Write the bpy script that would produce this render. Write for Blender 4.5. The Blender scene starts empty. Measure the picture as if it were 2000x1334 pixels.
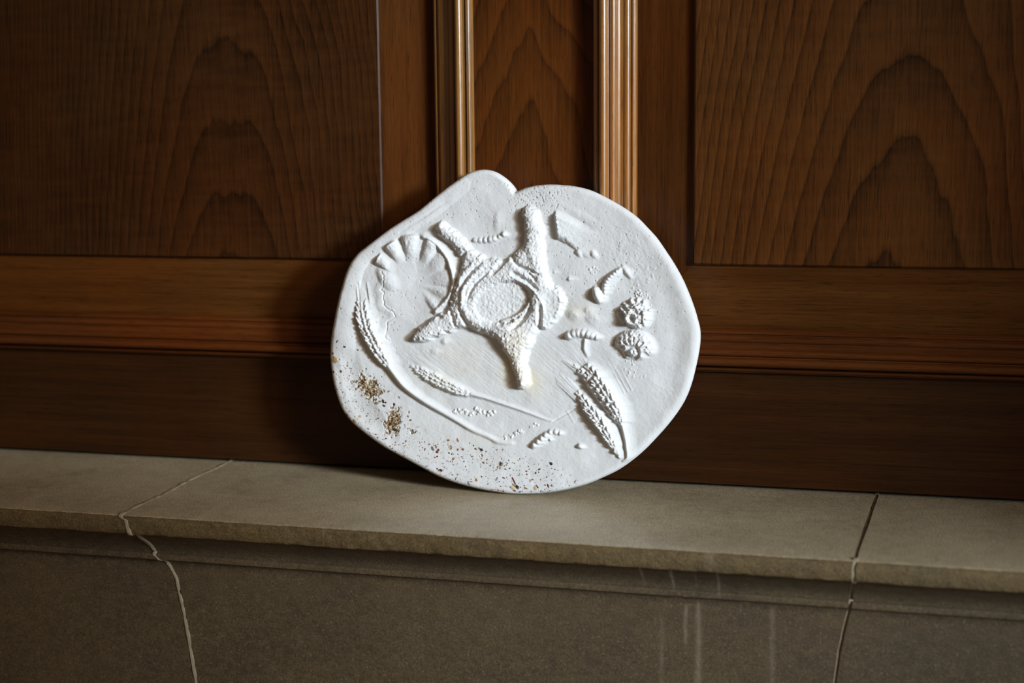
import bpy, math
import numpy as np
from mathutils import Matrix, Vector

S = bpy.context.scene
COL = S.collection

# ------------------------------------------------------------------ camera
PITCH, YAW, ROLL, FPX = 0.14762354, 0.25383676, -0.00975917, 2900.0
CAM = np.array([0.40984, -1.57976, 0.39620])
fw = np.array([-math.sin(YAW)*math.cos(PITCH), math.cos(YAW)*math.cos(PITCH), -math.sin(PITCH)])
rt0 = np.cross(fw, [0, 0, 1]); rt0 /= np.linalg.norm(rt0)
up0 = np.cross(rt0, fw)
RT = math.cos(ROLL)*rt0 + math.sin(ROLL)*up0
UP = -math.sin(ROLL)*rt0 + math.cos(ROLL)*up0
cd = bpy.data.cameras.new('camera')
cam = bpy.data.objects.new('camera', cd)
COL.objects.link(cam)
cam.matrix_world = Matrix(((RT[0], UP[0], -fw[0], CAM[0]), (RT[1], UP[1], -fw[1], CAM[1]),
                           (RT[2], UP[2], -fw[2], CAM[2]), (0, 0, 0, 1)))
cd.sensor_width = 36.0
cd.lens = 36.0*FPX/2000.0
cd.clip_start = 0.05
cd.dof.use_dof = True
cd.dof.focus_distance = 1.56
cd.dof.aperture_fstop = 2.8
S.camera = cam

# ------------------------------------------------------------------ light
W = bpy.data.worlds.new('room'); S.world = W; W.use_nodes = True
W.node_tree.nodes['Background'].inputs[0].default_value = (1.0, 0.68, 0.41, 1)
W.node_tree.nodes['Background'].inputs[1].default_value = 0.12

def area(name, loc, target, sx, sy, power, color, spread):
    l = bpy.data.lights.new(name, 'AREA'); l.shape = 'RECTANGLE'
    l.size, l.size_y = sx, sy
    l.energy = power; l.color = color; l.spread = math.radians(spread)
    o = bpy.data.objects.new(name, l); COL.objects.link(o)
    o.location = loc
    o.rotation_euler = (Vector(target)-Vector(loc)).to_track_quat('-Z', 'Y').to_euler()
    return o
area('window_light', (2.50, -1.50, 0.98), (-0.09, -0.02, 0.30), 0.46, 1.45, 3.75, (0.74, 0.88, 1.0), 12.5)
area('warm_fill_light', (2.35, -1.95, 1.55), (-0.12, -0.10, 0.20), 0.9, 0.9, 0.95, (1.0, 0.78, 0.56), 15)  # added fill standing in for warm bounce; no lamp stands here

S.view_settings.view_transform = 'Standard'
S.view_settings.look = 'None'
S.view_settings.gamma = 1.0
S.view_settings.use_curve_mapping = False
S.view_settings.exposure = 0.0

# ------------------------------------------------------------------ helpers
def px_of(p):
    """photo pixel of world points (N,3): used only to size things from the photograph"""
    v = p - CAM
    d = v @ fw
    return 1000 + FPX*(v @ RT)/d, 667 - FPX*(v @ UP)/d

def make_mesh(name, verts, faces, mat=None, parent=None, smooth=False, link=True):
    me = bpy.data.meshes.new(name)
    me.from_pydata([tuple(v) for v in verts], [], faces)
    me.update()
    if smooth:
        me.polygons.foreach_set('use_smooth', [True]*len(me.polygons))
    if mat: me.materials.append(mat)
    o = bpy.data.objects.new(name, me)
    COL.objects.link(o)
    if parent: o.parent = parent
    return o

def empty(name, loc=(0, 0, 0), **kw):
    o = bpy.data.objects.new(name, None); COL.objects.link(o)
    o.location = loc; o.empty_display_size = 0.05
    for k, v in kw.items(): o[k] = v
    return o

class NT:
    """small node-tree writer"""
    def __init__(self, name):
        self.m = bpy.data.materials.new(name); self.m.use_nodes = True
        self.t = self.m.node_tree; self.b = self.t.nodes['Principled BSDF']
        self.co = self.t.nodes.new('ShaderNodeTexCoord').outputs['Object']
    def n(self, typ, **kw):
        nd = self.t.nodes.new(typ)
        for k, v in kw.items(): setattr(nd, k, v)
        return nd
    def put(self, sock, v):
        if isinstance(v, bpy.types.NodeSocket): self.t.links.new(v, sock)
        elif v is not None: sock.default_value = v
    def math(self, op, a, b=None, c=None, clamp=False):
        nd = self.n('ShaderNodeMath', operation=op, use_clamp=clamp)
        for i, v in enumerate((a, b, c)):
            if v is not None: self.put(nd.inputs[i], v)
        return nd.outputs[0]
    def sep(self, v):
        nd = self.n('ShaderNodeSeparateXYZ'); self.put(nd.inputs[0], v); return nd.outputs
    def comb(self, x, y, z):
        nd = self.n('ShaderNodeCombineXYZ')
        for i, v in enumerate((x, y, z)): self.put(nd.inputs[i], v)
        return nd.outputs[0]
    def scale(self, v, s, off=(0, 0, 0)):
        nd = self.n('ShaderNodeMapping'); self.put(nd.inputs[0], v)
        nd.inputs['Scale'].default_value = s; nd.inputs['Location'].default_value = off
        return nd.outputs[0]
    def noise(self, v, sc=1.0, det=3.0, rough=.55, dist=0.0):
        nd = self.n('ShaderNodeTexNoise'); self.put(nd.inputs['Vector'], v)
        nd.inputs['Scale'].default_value = sc; nd.inputs['Detail'].default_value = det
        nd.inputs['Roughness'].default_value = rough; nd.inputs['Distortion'].default_value = dist
        return nd.outputs['Fac']
    def vor(self, v, sc, feature='F1', rnd=1.0):
        nd = self.n('ShaderNodeTexVoronoi', feature=feature); self.put(nd.inputs['Vector'], v)
        nd.inputs['Scale'].default_value = sc; nd.inputs['Randomness'].default_value = rnd
        return nd.outputs
    def ramp(self, f, stops, interp='LINEAR'):
        nd = self.n('ShaderNodeValToRGB'); self.put(nd.inputs[0], f)
        cr = nd.color_ramp; cr.interpolation = interp
        while len(cr.elements) < len(stops): cr.elements.new(0.5)
        for e, (p, c) in zip(cr.elements, stops):
            e.position = p
            e.color = (c, c, c, 1) if isinstance(c, (int, float)) else (*c, 1)
        return nd.outputs[0]
    def mix(self, f, a, b, mode='MIX'):
        nd = self.n('ShaderNodeMix', data_type='RGBA', blend_type=mode)
        self.put(nd.inputs[0], f)
        for i, v in ((6, a), (7, b)):
            if isinstance(v, tuple) and len(v) == 3: v = (*v, 1)
            self.put(nd.inputs[i], v)
        return nd.outputs[2]
    def bump(self, h, strength, dist):
        nd = self.n('ShaderNodeBump'); self.put(nd.inputs['Height'], h)
        nd.inputs['Strength'].default_value = strength; nd.inputs['Distance'].default_value = dist
        self.t.links.new(nd.outputs[0], self.b.inputs['Normal'])
    def done(self, color, rough, spec=.5):
        self.put(self.b.inputs['Base Color'], color)
        self.put(self.b.inputs['Roughness'], rough)
        self.b.inputs['Specular IOR Level'].default_value = spec
        return self.m

# ------------------------------------------------------------------ wood
def wood(name, along='z', xc=0.0, k=28.0, p=2.0, sp=.09, dark=(.012, .0042, .0012), mid=(.062, .0210, .0042),
         light=(.112, .042, .0095), rough=.33, figure=.0, seed=0.0, line=.55, tilt=0.0, bump=.12, plain=False, spec=.18, coat=0):
    t = NT(name)
    x, y, z = t.sep(t.co)
    A, X = (z, x) if along == 'z' else (x, z)
    v = t.comb(X, y, A)                                       # grain frame: grain runs along third axis
    warp = t.noise(t.scale(v, (9, 9, 3.2), (seed, 0, seed)), 1, 3, .5)
    warp2 = t.noise(t.scale(v, (60, 60, 10), (seed*2, 0, 0)), 1, 3, .6)
    dx = t.math('ADD', X, -xc)
    dx = t.math('ADD', dx, t.math('MULTIPLY', A, tilt))
    dx = t.math('ADD', dx, t.math('MULTIPLY', t.math('ADD', warp, -.5), .03))
    ax = t.math('POWER', t.math('ABSOLUTE', dx), p)
    val = t.math('ADD', A, t.math('MULTIPLY', ax, k))
    val = t.math('ADD', val, t.math('MULTIPLY', t.math('ADD', warp, -.5), .17))
    val = t.math('ADD', val, t.math('MULTIPLY', t.math('ADD', warp2, -.5), .034))
    ring = t.math('FRACT', t.math('DIVIDE', t.math('ADD', val, 5.0+seed), sp))
    ringv = t.ramp(ring, [(0, .0), (.035, .55), (.10, .85), (.45, .62), (.80, .45), (.97, .16), (1, .0)])
    fib = t.noise(t.scale(v, (420, 420, 9), (seed, 3, 1)), 1, 5, .65)
    pore = t.noise(t.scale(v, (950, 950, 42), (seed, 1, 1)), 1, 3, .7)
    patch = t.noise(t.scale(v, (7, 7, 4.0), (seed+4, 0, 2)), 1, 2, .5)
    f = t.math('MULTIPLY', ringv, line)
    if plain: f = t.math('MULTIPLY', t.noise(t.scale(v, (60, 60, 2.2), (seed, 0, 0)), 1, 4, .6), .8)
    f = t.math('ADD', f, t.math('MULTIPLY', t.math('ADD', fib, -.5), .75))
    f = t.math('ADD', f, t.math('MULTIPLY', t.math('ADD', patch, -.5), .55))
    if figure:
        rip = t.noise(t.scale(v, (16, 16, 95), (seed, 0, 7)), 1, 3, .55)
        f = t.math('ADD', f, t.math('MULTIPLY', t.math('ADD', rip, -.5), figure))
    f = t.math('ADD', f, .12, clamp=True)
    c = t.ramp(f, [(0, dark), (.45, mid), (1, light)])
    pm = t.ramp(pore, [(.30, .45), (.47, 1.0)])
    c = t.mix(1.0, c, pm, 'MULTIPLY')
    # redder / greyer areas of the old polish
    tone = t.noise(t.scale(v, (5, 5, 5), (seed+9, 0, 0)), 1, 2, .5)
    c = t.mix(t.ramp(tone, [(.35, 0.0), (.65, 1.0)]), c, t.mix(1.0, c, (1.08, .88, .66), 'MULTIPLY'))
    t.bump(t.math('ADD', fib, t.math('MULTIPLY', pore, .8)), bump, .0006)
    t.b.inputs['Coat Weight'].default_value = coat; t.b.inputs['Coat Roughness'].default_value = .24
    r = t.math('ADD', rough, t.math('MULTIPLY', t.math('ADD', fib, -.5), .16))
    return t.done(c, r, spec)

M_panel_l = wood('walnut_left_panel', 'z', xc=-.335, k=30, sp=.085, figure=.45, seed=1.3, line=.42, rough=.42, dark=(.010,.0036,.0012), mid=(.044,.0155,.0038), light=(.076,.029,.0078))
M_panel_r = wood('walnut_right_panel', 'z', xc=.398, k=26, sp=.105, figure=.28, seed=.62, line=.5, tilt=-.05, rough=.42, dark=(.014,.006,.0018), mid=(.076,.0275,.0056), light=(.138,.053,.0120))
M_stile = wood('walnut_stile', 'z', xc=.024, k=4.2, p=1.25, sp=.078, seed=.21, line=.3, rough=.40, mid=(.088,.0270,.0040), light=(.150,.050,.0080))
M_rail = wood('walnut_rail', 'x', plain=True, seed=2.0, rough=.40, dark=(.006,.0024,.0008), mid=(.026,.0095,.0026), light=(.056,.021,.0052))
M_marg_v = wood('walnut_margin_upright', 'z', plain=True, seed=4.1, rough=.40)
M_marg_h = wood('walnut_margin_level', 'x', plain=True, seed=5.7, rough=.38, mid=(.070,.0240,.0044), light=(.128,.048,.0100))
M_mould_v = wood('walnut_moulding_upright', 'z', plain=True, seed=6.6, rough=.27, mid=(.22,.100,.021), light=(.43,.215,.052), bump=.2, spec=.9, coat=.6)  # paler copy of the moulding wood; gleam from the window put into the colour
M_mould_h = wood('walnut_moulding_level', 'x', plain=True, seed=7.9, rough=.34, mid=(.072,.021,.0050), light=(.125,.038,.0095), bump=.2)  # darker copy: weaker light on level runs put into the colour
def flat_mat(name, col, rough=.8, spec=.3):
    t = NT(name); f = t.noise(t.scale(t.co, (300, 300, 300)), 1, 4, .6)
    c = t.mix(f, tuple(x*.7 for x in col), tuple(x*1.25 for x in col))
    t.bump(f, .3, .0005)
    return t.done(c, rough, spec)
M_dark = flat_mat('dark_backing', (.010, .006, .003), .9, .1)

ZT = 1.15          # how far the panelling is carried up
XL, XR = -1.7, 1.7
wall = empty('wall_back', (0, 0, 0), kind='structure')

def slab_box(name, x0, x1, y0, y1, z0, z1, mat, parent, bev=.0006):
    """board with eased front edges (front is y0)"""
    b = bev
    P = []
    for (xa, xb, yy, za, zb) in ((x0, x1, y1, z0, z1), (x0, x1, y0+b, z0, z1), (x0+b, x1-b, y0, z0+b, z1-b)):
        P += [(xa, yy, za), (xb, yy, za), (xb, yy, zb), (xa, yy, zb)]
    F = [(3, 2, 1, 0)]
    for r in (0, 4):
        for i in range(4):
            j = (i+1) % 4
            F.append((r+i, r+j, r+4+j, r+4+i))
    F.append((8, 9, 10, 11))
    return make_mesh(name, P, F, mat, parent)

# stile between the two panels, rail under them
OX_L, OX_R, OZ = -.0400, .0935, .1275        # outer edges of the mouldings
slab_box('stile', OX_L-.002, OX_R+.002, 0, .02, OZ+.0003, ZT, M_stile, wall)
slab_box('rail', XL, XR, 0, .02, .0030, OZ, M_rail, wall)
slab_box('backing_board', XL, XR, .021, .03, -.02, ZT, M_dark, wall)

WM = .0455                                     # moulding width
FX_L, FX_R, FZ = -.1470, .2010, .2425          # field edges
def raised(name, x0, x1, mat):
    # raised field with a small step down to the sloping margin
    z0, z1 = FZ, ZT
    st, e = .0012, .0017
    P = []
    for (ix, yy) in ((0, .006), (0, -.0046+e), (e, -.0046)):
        P += [(x0+ix, yy, z0+ix), (x1-ix, yy, z0+ix), (x1-ix, yy, z1), (x0+ix, yy, z1)]
    F = []
    for r in (0, 4):
        for i in range(4):
            j = (i+1) % 4
            F.append((r+i, r+j, r+4+j, r+4+i))
    F += [(8, 9, 10, 11), (3, 2, 1, 0)]
    return make_mesh(name, P, F, mat, wall)
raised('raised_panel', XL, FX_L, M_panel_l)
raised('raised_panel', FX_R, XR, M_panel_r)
YF, YM = .0008, .0075                          # margin depth at the field and at the moulding
def margin(side):
    if side < 0: fx, ox, far = FX_L, OX_L-.001, XL
    else: fx, ox, far = FX_R, OX_R+.001, XR
    z_m = OZ+.001
    k = (YM-YF)/(FZ-z_m)
    # upright margin board
    def dep(dist): return YF + dist*.115
    dx = abs(ox-fx); dz = FZ-z_m
    V = [(fx, dep(0), FZ), (ox, dep(dx), z_m), (ox, dep(dx), ZT), (fx, dep(0), ZT)]
    V += [(a, .0195, c) for a, b, c in V]
    F = [(0, 1, 2, 3), (7, 6, 5, 4), (0, 4, 5, 1), (1, 5, 6, 2), (2, 6, 7, 3), (3, 7, 4, 0)]
    if side > 0: F = [f[::-1] for f in F]
    make_mesh('panel_margin', V, F, M_marg_v, wall)
    V = [(fx, dep(0), FZ), (far, dep(0), FZ), (far, dep(dz), z_m), (ox, dep(dx), z_m)]
    V += [(a, .0195, c) for a, b, c in V]
    F = [f[::-1] for f in F] if side > 0 else F
    F2 = [(0, 1, 2, 3), (7, 6, 5, 4), (0, 4, 5, 1), (1, 5, 6, 2), (2, 6, 7, 3), (3, 7, 4, 0)]
    if side > 0: F2 = [f[::-1] for f in F2]
    make_mesh('panel_margin', V, F2, M_marg_h, wall)
margin(-1); margin(1)

# bolection moulding profile: (distance from the outer edge, height off the stile), mm
def arc(cx, cy, r, a0, a1, n, ry=None):
    ry = ry or r
    return [(cx+r*math.cos(math.radians(a0+(a1-a0)*i/n)), cy+ry*math.sin(math.radians(a0+(a1-a0)*i/n))) for i in range(n+1)]
PROF = [(0, -1), (0, 5.0), (.6, 6.0), (1.4, 6.2)]
PROF += arc(4.2, 6.6, 2.7, 175, 5, 8, 3.0)
PROF += [(7.0, 6.2), (7.8, 6.0), (8.0, 10.0)]
PROF += arc(12.5, 14.5, 4.6, 185, -5, 14, 5.6)
PROF += [(17.2, 12.0), (18.0, 11.6)]
PROF += arc(21.6, 8.6, 3.7, 160, 15, 9, 4.0)
PROF += [(26.4, 6.8), (28.2, 5.2), (30.2, 4.5), (31.6, 4.7)]
PROF += arc(35.4, 2.4, 4.0, 140, 0, 9, 3.4)
PROF += [(39.6, 1.5), (40.6, 1.3)]
PROF += arc(42.4, 1.2, 1.8, 170, -10, 6, 1.7)
PROF += [(45.0, .2), (45.5, -.6), (45.5, -14)]
PROF = [(a/1000, b/1000) for a, b in PROF]
def moulding(trim, side, vertical):
    ox = OX_L if side < 0 else OX_R
    far = XL if side < 0 else XR
    V, F = [], []
    n = len(PROF); segs = 30
    for i in range(segs+1):
        f = i/segs
        for (t, h) in PROF:
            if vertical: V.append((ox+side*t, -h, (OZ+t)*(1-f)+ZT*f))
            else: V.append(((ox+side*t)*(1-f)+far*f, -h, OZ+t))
    for i in range(segs):
        for j in range(n-1):
            a = i*n+j
            F.append((a, a+1, a+n+1, a+n))
    if (side < 0) == vertical: F = [f[::-1] for f in F]
    F.append(tuple(range(n))); F.append(tuple(segs*n+j for j in range(n)))
    o = make_mesh('moulding', V, F, M_mould_v if vertical else M_mould_h, trim, smooth=True)
    o.data.set_sharp_from_angle(angle=math.radians(38))
    return o
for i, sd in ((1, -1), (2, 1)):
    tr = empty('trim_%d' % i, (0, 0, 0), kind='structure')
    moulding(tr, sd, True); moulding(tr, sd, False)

# ------------------------------------------------------------------ stone mantel
def stone(name, base, dark, light, rough, speck=.5, drips=(), spec=.5, b=.35):
    t = NT(name)
    big = t.noise(t.scale(t.co, (9, 9, 9)), 1, 4, .6)
    fine = t.noise(t.scale(t.co, (520, 520, 520)), 1, 4, .7)
    med = t.noise(t.scale(t.co, (90, 90, 150)), 1, 4, .65)
    c = t.mix(t.ramp(big, [(.32, 0), (.68, 1)]), dark, base)
    c = t.mix(t.ramp(med, [(.35, 0), (.75, .55)]), c, light)
    c = t.mix(1, c, t.ramp(fine, [(.30, .45), (.5, 1.0), (.70, 1.6)]), 'MULTIPLY')
    vo = t.vor(t.co, 210)
    peb = t.ramp(vo[0], [(.16, 1), (.28, 0)])
    rnd = t.sep(vo[1])[0]
    peb = t.math('MULTIPLY', peb, t.ramp(rnd, [(.58, 0), (.78, 1)]))
    c = t.mix(t.math('MULTIPLY', peb, speck), c, (light[0]*1.45, light[1]*1.5, light[2]*1.75))
    vd = t.vor(t.co, 420)
    dk = t.math('MULTIPLY', t.ramp(vd[0], [(.14, 1), (.26, 0)]), t.ramp(t.sep(vd[1])[1], [(.80, 0), (.88, 1)]))
    c = t.mix(t.math('MULTIPLY', dk, .65), c, tuple(q*.35 for q in dark))
    if drips:
        x, y, z = t.sep(t.co)
        tot = None
        wob = t.math('MULTIPLY', t.math('ADD', t.noise(t.scale(t.co, (20, 20, 30)), 1, 2), -.5), .004)
        xx = t.math('ADD', x, wob)
        for (xd, w, z1, z0, a) in drips:
            g = t.math('DIVIDE', t.math('ADD', xx, -xd), w)
            g = t.math('POWER', 2.718, t.math('MULTIPLY', t.math('MULTIPLY', g, g), -1))
            m = t.math('MULTIPLY', t.ramp(t.math('MULTIPLY', t.math('ADD', z, -z0), 60), [(0, 0), (1, 1)]), t.ramp(t.math('MULTIPLY', t.math('ADD', t.math('MULTIPLY', z, -1), z1), 150), [(0, 0), (1, 1)]))
            g = t.math('MULTIPLY', t.math('MULTIPLY', g, m), a)
            tot = g if tot is None else t.math('ADD', tot, g)
        streak = t.ramp(t.noise(t.scale(t.co, (300, 300, 60)), 1, 3, .6), [(.3, .35), (.6, 1)])
        c = t.mix(t.math('MULTIPLY', tot, streak, clamp=True), c, (.42, .34, .24))
    h = t.math('ADD', fine, t.math('MULTIPLY', med, 1.2))
    t.bump(h, b, .0010)
    return t.done(c, t.math('ADD', rough, t.math('MULTIPLY', t.math('ADD', fine, -.5), .2)), spec)
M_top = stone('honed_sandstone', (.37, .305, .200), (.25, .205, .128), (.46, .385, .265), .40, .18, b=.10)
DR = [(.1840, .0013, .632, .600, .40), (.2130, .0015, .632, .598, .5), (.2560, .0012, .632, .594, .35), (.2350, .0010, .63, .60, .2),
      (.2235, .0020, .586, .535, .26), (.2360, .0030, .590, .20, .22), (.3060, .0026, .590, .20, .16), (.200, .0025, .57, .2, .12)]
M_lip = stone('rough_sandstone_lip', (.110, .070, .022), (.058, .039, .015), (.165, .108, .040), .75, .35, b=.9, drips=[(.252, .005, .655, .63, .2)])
M_front = stone('sandstone_front', (.072, .047, .020), (.046, .030, .013), (.110, .074, .034), .78, .6, drips=DR, b=.5)  # lip and front darker than the top: less light below painted into colour
M_mortar = flat_mat('pale_lime_mortar', (.27, .225, .155), .9, .2)

# section through the mantel: (distance from the wall, height), m; the joint fans inwards on the face
SEC = [(-.020, -.0015), (.004, -.0006), (.060, 0), (.120, 0), (.180, 0), (.215, 0), (.2440, 0), (.2472, -.0006), (.2492, -.0022), (.2500, -.0048),
       (.2502, -.0110), (.2496, -.0170), (.2484, -.0192), (.2455, -.0200), (.2380, -.0204),
       (.2345, -.0235), (.2270, -.0300), (.2190, -.0360), (.2130, -.0420), (.2100, -.0475),
       (.2098, -.0490), (.2130, -.0500), (.2136, -.0520), (.2130, -.0560), (.2070, -.0575), (.2040, -.0605), (.2030, -.0680),
       (.2027, -.0790), (.2025, -.0900), (.2023, -.1020), (.2021, -.1340), (.2018, -.1500), (.2014, -.1940), (.2010, -.2500), (.2000, -.4200), (.1990, -.6500), (-.020, -.6500)]
DCUM = [0.0]
for a, b in zip(SEC, SEC[1:]): DCUM.append(DCUM[-1]+math.hypot(a[0]-b[0], a[1]-b[1]))
def joint_left(d, z):   # world x of the left joint at a section point
    if z > -.003: return -.3492 - .0118*max(d, 0)*1.0 + .0012*math.sin(d*50)
    return float(np.interp(-z, [.003, .0175, .0248, .0538, .0575, .079, .134, .194, .65], [-.3455, -.3429, -.3417, -.3348, -.3270, -.3159, -.3066, -.2988, -.24]))
def joint_right(d, z):
    if z > -.003: return .3980 - .0660*max(d, 0) + .0008*math.sin(d*55)
    return float(np.interp(-z, [.003, .0175, .025, .0564, .073, .102, .135, .65], [.3815, .3813, .3802, .3779, .3742, .3691, .3651, .30]))
G = .0017
rs = np.random.RandomState(4)
def vnoise1(x, seed):
    r = np.random.RandomState(seed).rand(4096)
    i = np.floor(x).astype(int); f = x-i; f = f*f*(3-2*f)
    return r[i % 4096]*(1-f)+r[(i+1) % 4096]*f - .5
def block(name, fa, fb, parent, seed, chip=()):
    n = len(SEC); segs = 260
    V = []
    for i in range(segs+1):
        f = i/segs
        for j, (d, z) in enumerate(SEC):
            a, b = fa(d, z), fb(d, z)
            x = a*(1-f)+b*f
            dd, zz = d, z
            if 6 <= j <= 14:     # worn, crumbly arris
                w = .0009*vnoise1(np.array([x*160+7*j]), seed)[0] + .0008*vnoise1(np.array([x*38]), seed+1)[0]
                dd += w
                if 6 <= j <= 9: zz -= abs(.0007*vnoise1(np.array([x*220+3*j]), seed+2)[0])
                if j >= 12: zz += .0005*vnoise1(np.array([x*45]), seed+3)[0]
            elif 15 <= j <= 26:
                dd += .0005*vnoise1(np.array([x*14]), seed+4)[0]
                zz += .0004*vnoise1(np.array([x*14]), seed+5)[0]
            V.append((x, -dd, zz))
    F, mi = [], []
    for i in range(segs):
        for j in range(n-1):
            a = i*n+j
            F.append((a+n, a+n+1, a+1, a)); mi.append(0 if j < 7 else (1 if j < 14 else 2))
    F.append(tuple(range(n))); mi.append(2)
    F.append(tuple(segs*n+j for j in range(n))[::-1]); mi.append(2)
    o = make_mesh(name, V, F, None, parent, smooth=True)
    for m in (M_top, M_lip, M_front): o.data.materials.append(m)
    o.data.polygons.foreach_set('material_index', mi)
    o.data.set_sharp_from_angle(angle=math.radians(42))
    return o
mantel = empty('stone_mantel', (0, -.12, -.65), label='long dressed sandstone mantel shelf with worn front lip and moulded underside', category='mantel')
inv = Matrix.Translation((0, .12, .65))
def under(o):
    o.data.transform(inv); return o
MB = []
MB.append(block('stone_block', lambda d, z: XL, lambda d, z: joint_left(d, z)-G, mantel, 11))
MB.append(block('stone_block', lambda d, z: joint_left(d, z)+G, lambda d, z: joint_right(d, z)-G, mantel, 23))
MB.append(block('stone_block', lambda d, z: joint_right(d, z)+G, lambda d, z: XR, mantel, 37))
def mortar(fj, seed, rec):
    V, F = [], []
    pts = []
    for (a, b) in zip(SEC[:-1], SEC[1:]):
        m = max(1, int(math.hypot(a[0]-b[0], a[1]-b[1])/.003))
        pts += [(a[0]+(b[0]-a[0])*i/m, a[1]+(b[1]-a[1])*i/m) for i in range(m)]
    pts.append(SEC[-1])
    n = 5
    for q, (d, z) in enumerate(pts):
        r = rec + .0011*vnoise1(np.array([q*.7]), seed)[0]
        # push inwards from the surface
        dn, zn = (0, -1) if z > -.001 and d < .246 else (-1, 0)
        if d > .2405 and z > -.02: dn, zn = (-.8, -.2)
        c = fj(d, z)
        for k in range(n):
            s = (k/(n-1)-.5)*2
            w = (G+.0004)*s + .0009*vnoise1(np.array([q*.35+k*13]), seed+3)[0]
            rr = r*(1.0 if 0 < k < n-1 else .6) + (.0016 if k == n-1 else 0)
            V.append((c+w, -(d+dn*rr), z+zn*rr))
    for q in range(len(pts)-1):
        for k in range(n-1):
            a = q*n+k
            F.append((a, a+1, a+n+1, a+n))
    o = make_mesh('mortar_joint', V, F, M_mortar, mantel, smooth=True)
    sol = o.modifiers.new('body', 'SOLIDIFY'); sol.thickness = .003; sol.offset = 0
    return o
mortar(joint_left, 5, .0012)
mortar(joint_right, 8, .0034)
for o in list(mantel.children): under(o)

# ------------------------------------------------------------------ plaster plaque
# Everything below is designed in the pixels of the photograph, laid on the plaque's own tilted plane.
TH = math.radians(7.6)
O0 = np.array([.0265, -.0815, .0])
U = np.array([1., 0, 0]); Vv = np.array([0, math.sin(TH), math.cos(TH)]); Nn = np.array([0, -math.cos(TH), math.sin(TH)])
def plane_px(u, v, n):
    return px_of(O0 + np.outer(u, U) + np.outer(v, Vv) + n*Nn)
def px_plane(px, py, n=.0):
    px = np.asarray(px, float); py = np.asarray(py, float)
    d = fw + np.outer((px-1000)/FPX, RT) - np.outer((py-667)/FPX, UP)
    o = O0 + n*Nn
    t = ((o-CAM) @ Nn)/(d @ Nn)
    P = CAM + d*t[:, None] - O0
    return P @ U, P @ Vv
MM = .001
OUTL = [(651.7,633.5),(656.8,608),(663,580),(669.5,557),(676,534),(685,514),(694,501),(702,492),(716.7,480.6),(737,465),(762.5,446),(790.6,428),(818.6,410.5),
 (846.7,387.5),(872,367),(895,350.6),(913,339),(930.8,332.7),(948.6,331),(966.5,334.8),(981.8,343.5),(994.5,354.4),(1003.4,367),(1007.5,375),
 (1025.7,367),(1048.6,362),(1074,360),(1099.6,361),(1125,364),(1153,371),(1178.6,382.5),(1201.6,395),(1224.5,409),(1245,424.5),(1265,445),(1283,465),
 (1301,491),(1316,514),(1331.6,542),(1344,570),(1354.5,598),(1362,623),(1366.7,644),(1367,665),(1364.5,686),(1359.6,711),(1350.7,747),(1339,777.6),
 (1324,803),(1303.5,830),(1283,853),(1260,877),(1234.7,898.7),(1206.7,918),(1176,933),(1148,944.6),(1112,954.8),(1074,961.7),(1041,964.5),(1008,964.8),
 (981.8,962.5),(948.6,957.4),(918,950.5),(885,941),(854,928.5),(823.7,912.7),(798,898.7),(772.7,885),(749.8,872),(729.4,858),(709,842.6),(688.6,824.8),
 (673,805.7),(663,785),(656.8,765),(651.7,744.5),(647.8,719),(646,696),(646.6,670.6),(649,648)]
def catmull(P, corner, n=8):
    P = np.array(P, float); N = len(P); out = []
    for i in range(N):
        p0, p1, p2, p3 = P[i-1], P[i], P[(i+1) % N], P[(i+2) % N]
        if i == corner: p0 = 2*p1-p2
        if (i+1) % N == corner: p3 = 2*p2-p1
        for k in range(n):
            t = k/n
            out.append(.5*((2*p1)+(-p0+p2)*t+(2*p0-5*p1+4*p2-p3)*t*t+(-p0+3*p1-3*p2+p3)*t**3))
    return np.array(out)
OC = catmull(OUTL, OUTL.index((1007.5, 375)))
# grid in plane metres
ou, ov = px_plane(OC[:, 0], OC[:, 1])
ov += -ov.min()*0  # outline in plane coordinates
STEP = .00056
u0, u1, v0, v1 = ou.min()-.002, ou.max()+.002, ov.min()-.002, ov.max()+.002
nu, nv = int((u1-u0)/STEP)+2, int((v1-v0)/STEP)+2
gu, gv = np.meshgrid(u0+np.arange(nu)*STEP, v0+np.arange(nv)*STEP)
gu = gu.ravel(); gv = gv.ravel()
NS = .0045                                     # nominal height of the face above the outline plane
PX, PY = plane_px(gu, gv, NS)

# signed distance to outline (plane metres), nearest point
poly = np.stack([ou, ov], 1); pa = poly; pb = np.roll(poly, -1, 0)
def outline_dist(qu, qv, near=True):
    best = np.full(len(qu), 1e9); nu_ = np.zeros(len(qu)); nv_ = np.zeros(len(qu)); inside = np.zeros(len(qu), bool)
    for (ax, ay), (bx, by) in zip(pa, pb):
        ex, ey = bx-ax, by-ay
        t = np.clip(((qu-ax)*ex+(qv-ay)*ey)/(ex*ex+ey*ey), 0, 1)
        cx, cy = ax+t*ex, ay+t*ey
        d = (qu-cx)**2+(qv-cy)**2
        m = d < best
        best[m] = d[m]; nu_[m] = cx[m]; nv_[m] = cy[m]
        c = ((ay > qv) != (by > qv))
        if c.any():
            xi = ax+(qv-ay)*ex/(ey if ey else 1e-12)
            inside ^= c & (qu < xi)
    d = np.sqrt(best)
    return np.where(inside, d, -d), nu_, nv_
D, NU, NV = outline_dist(gu, gv)

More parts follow.
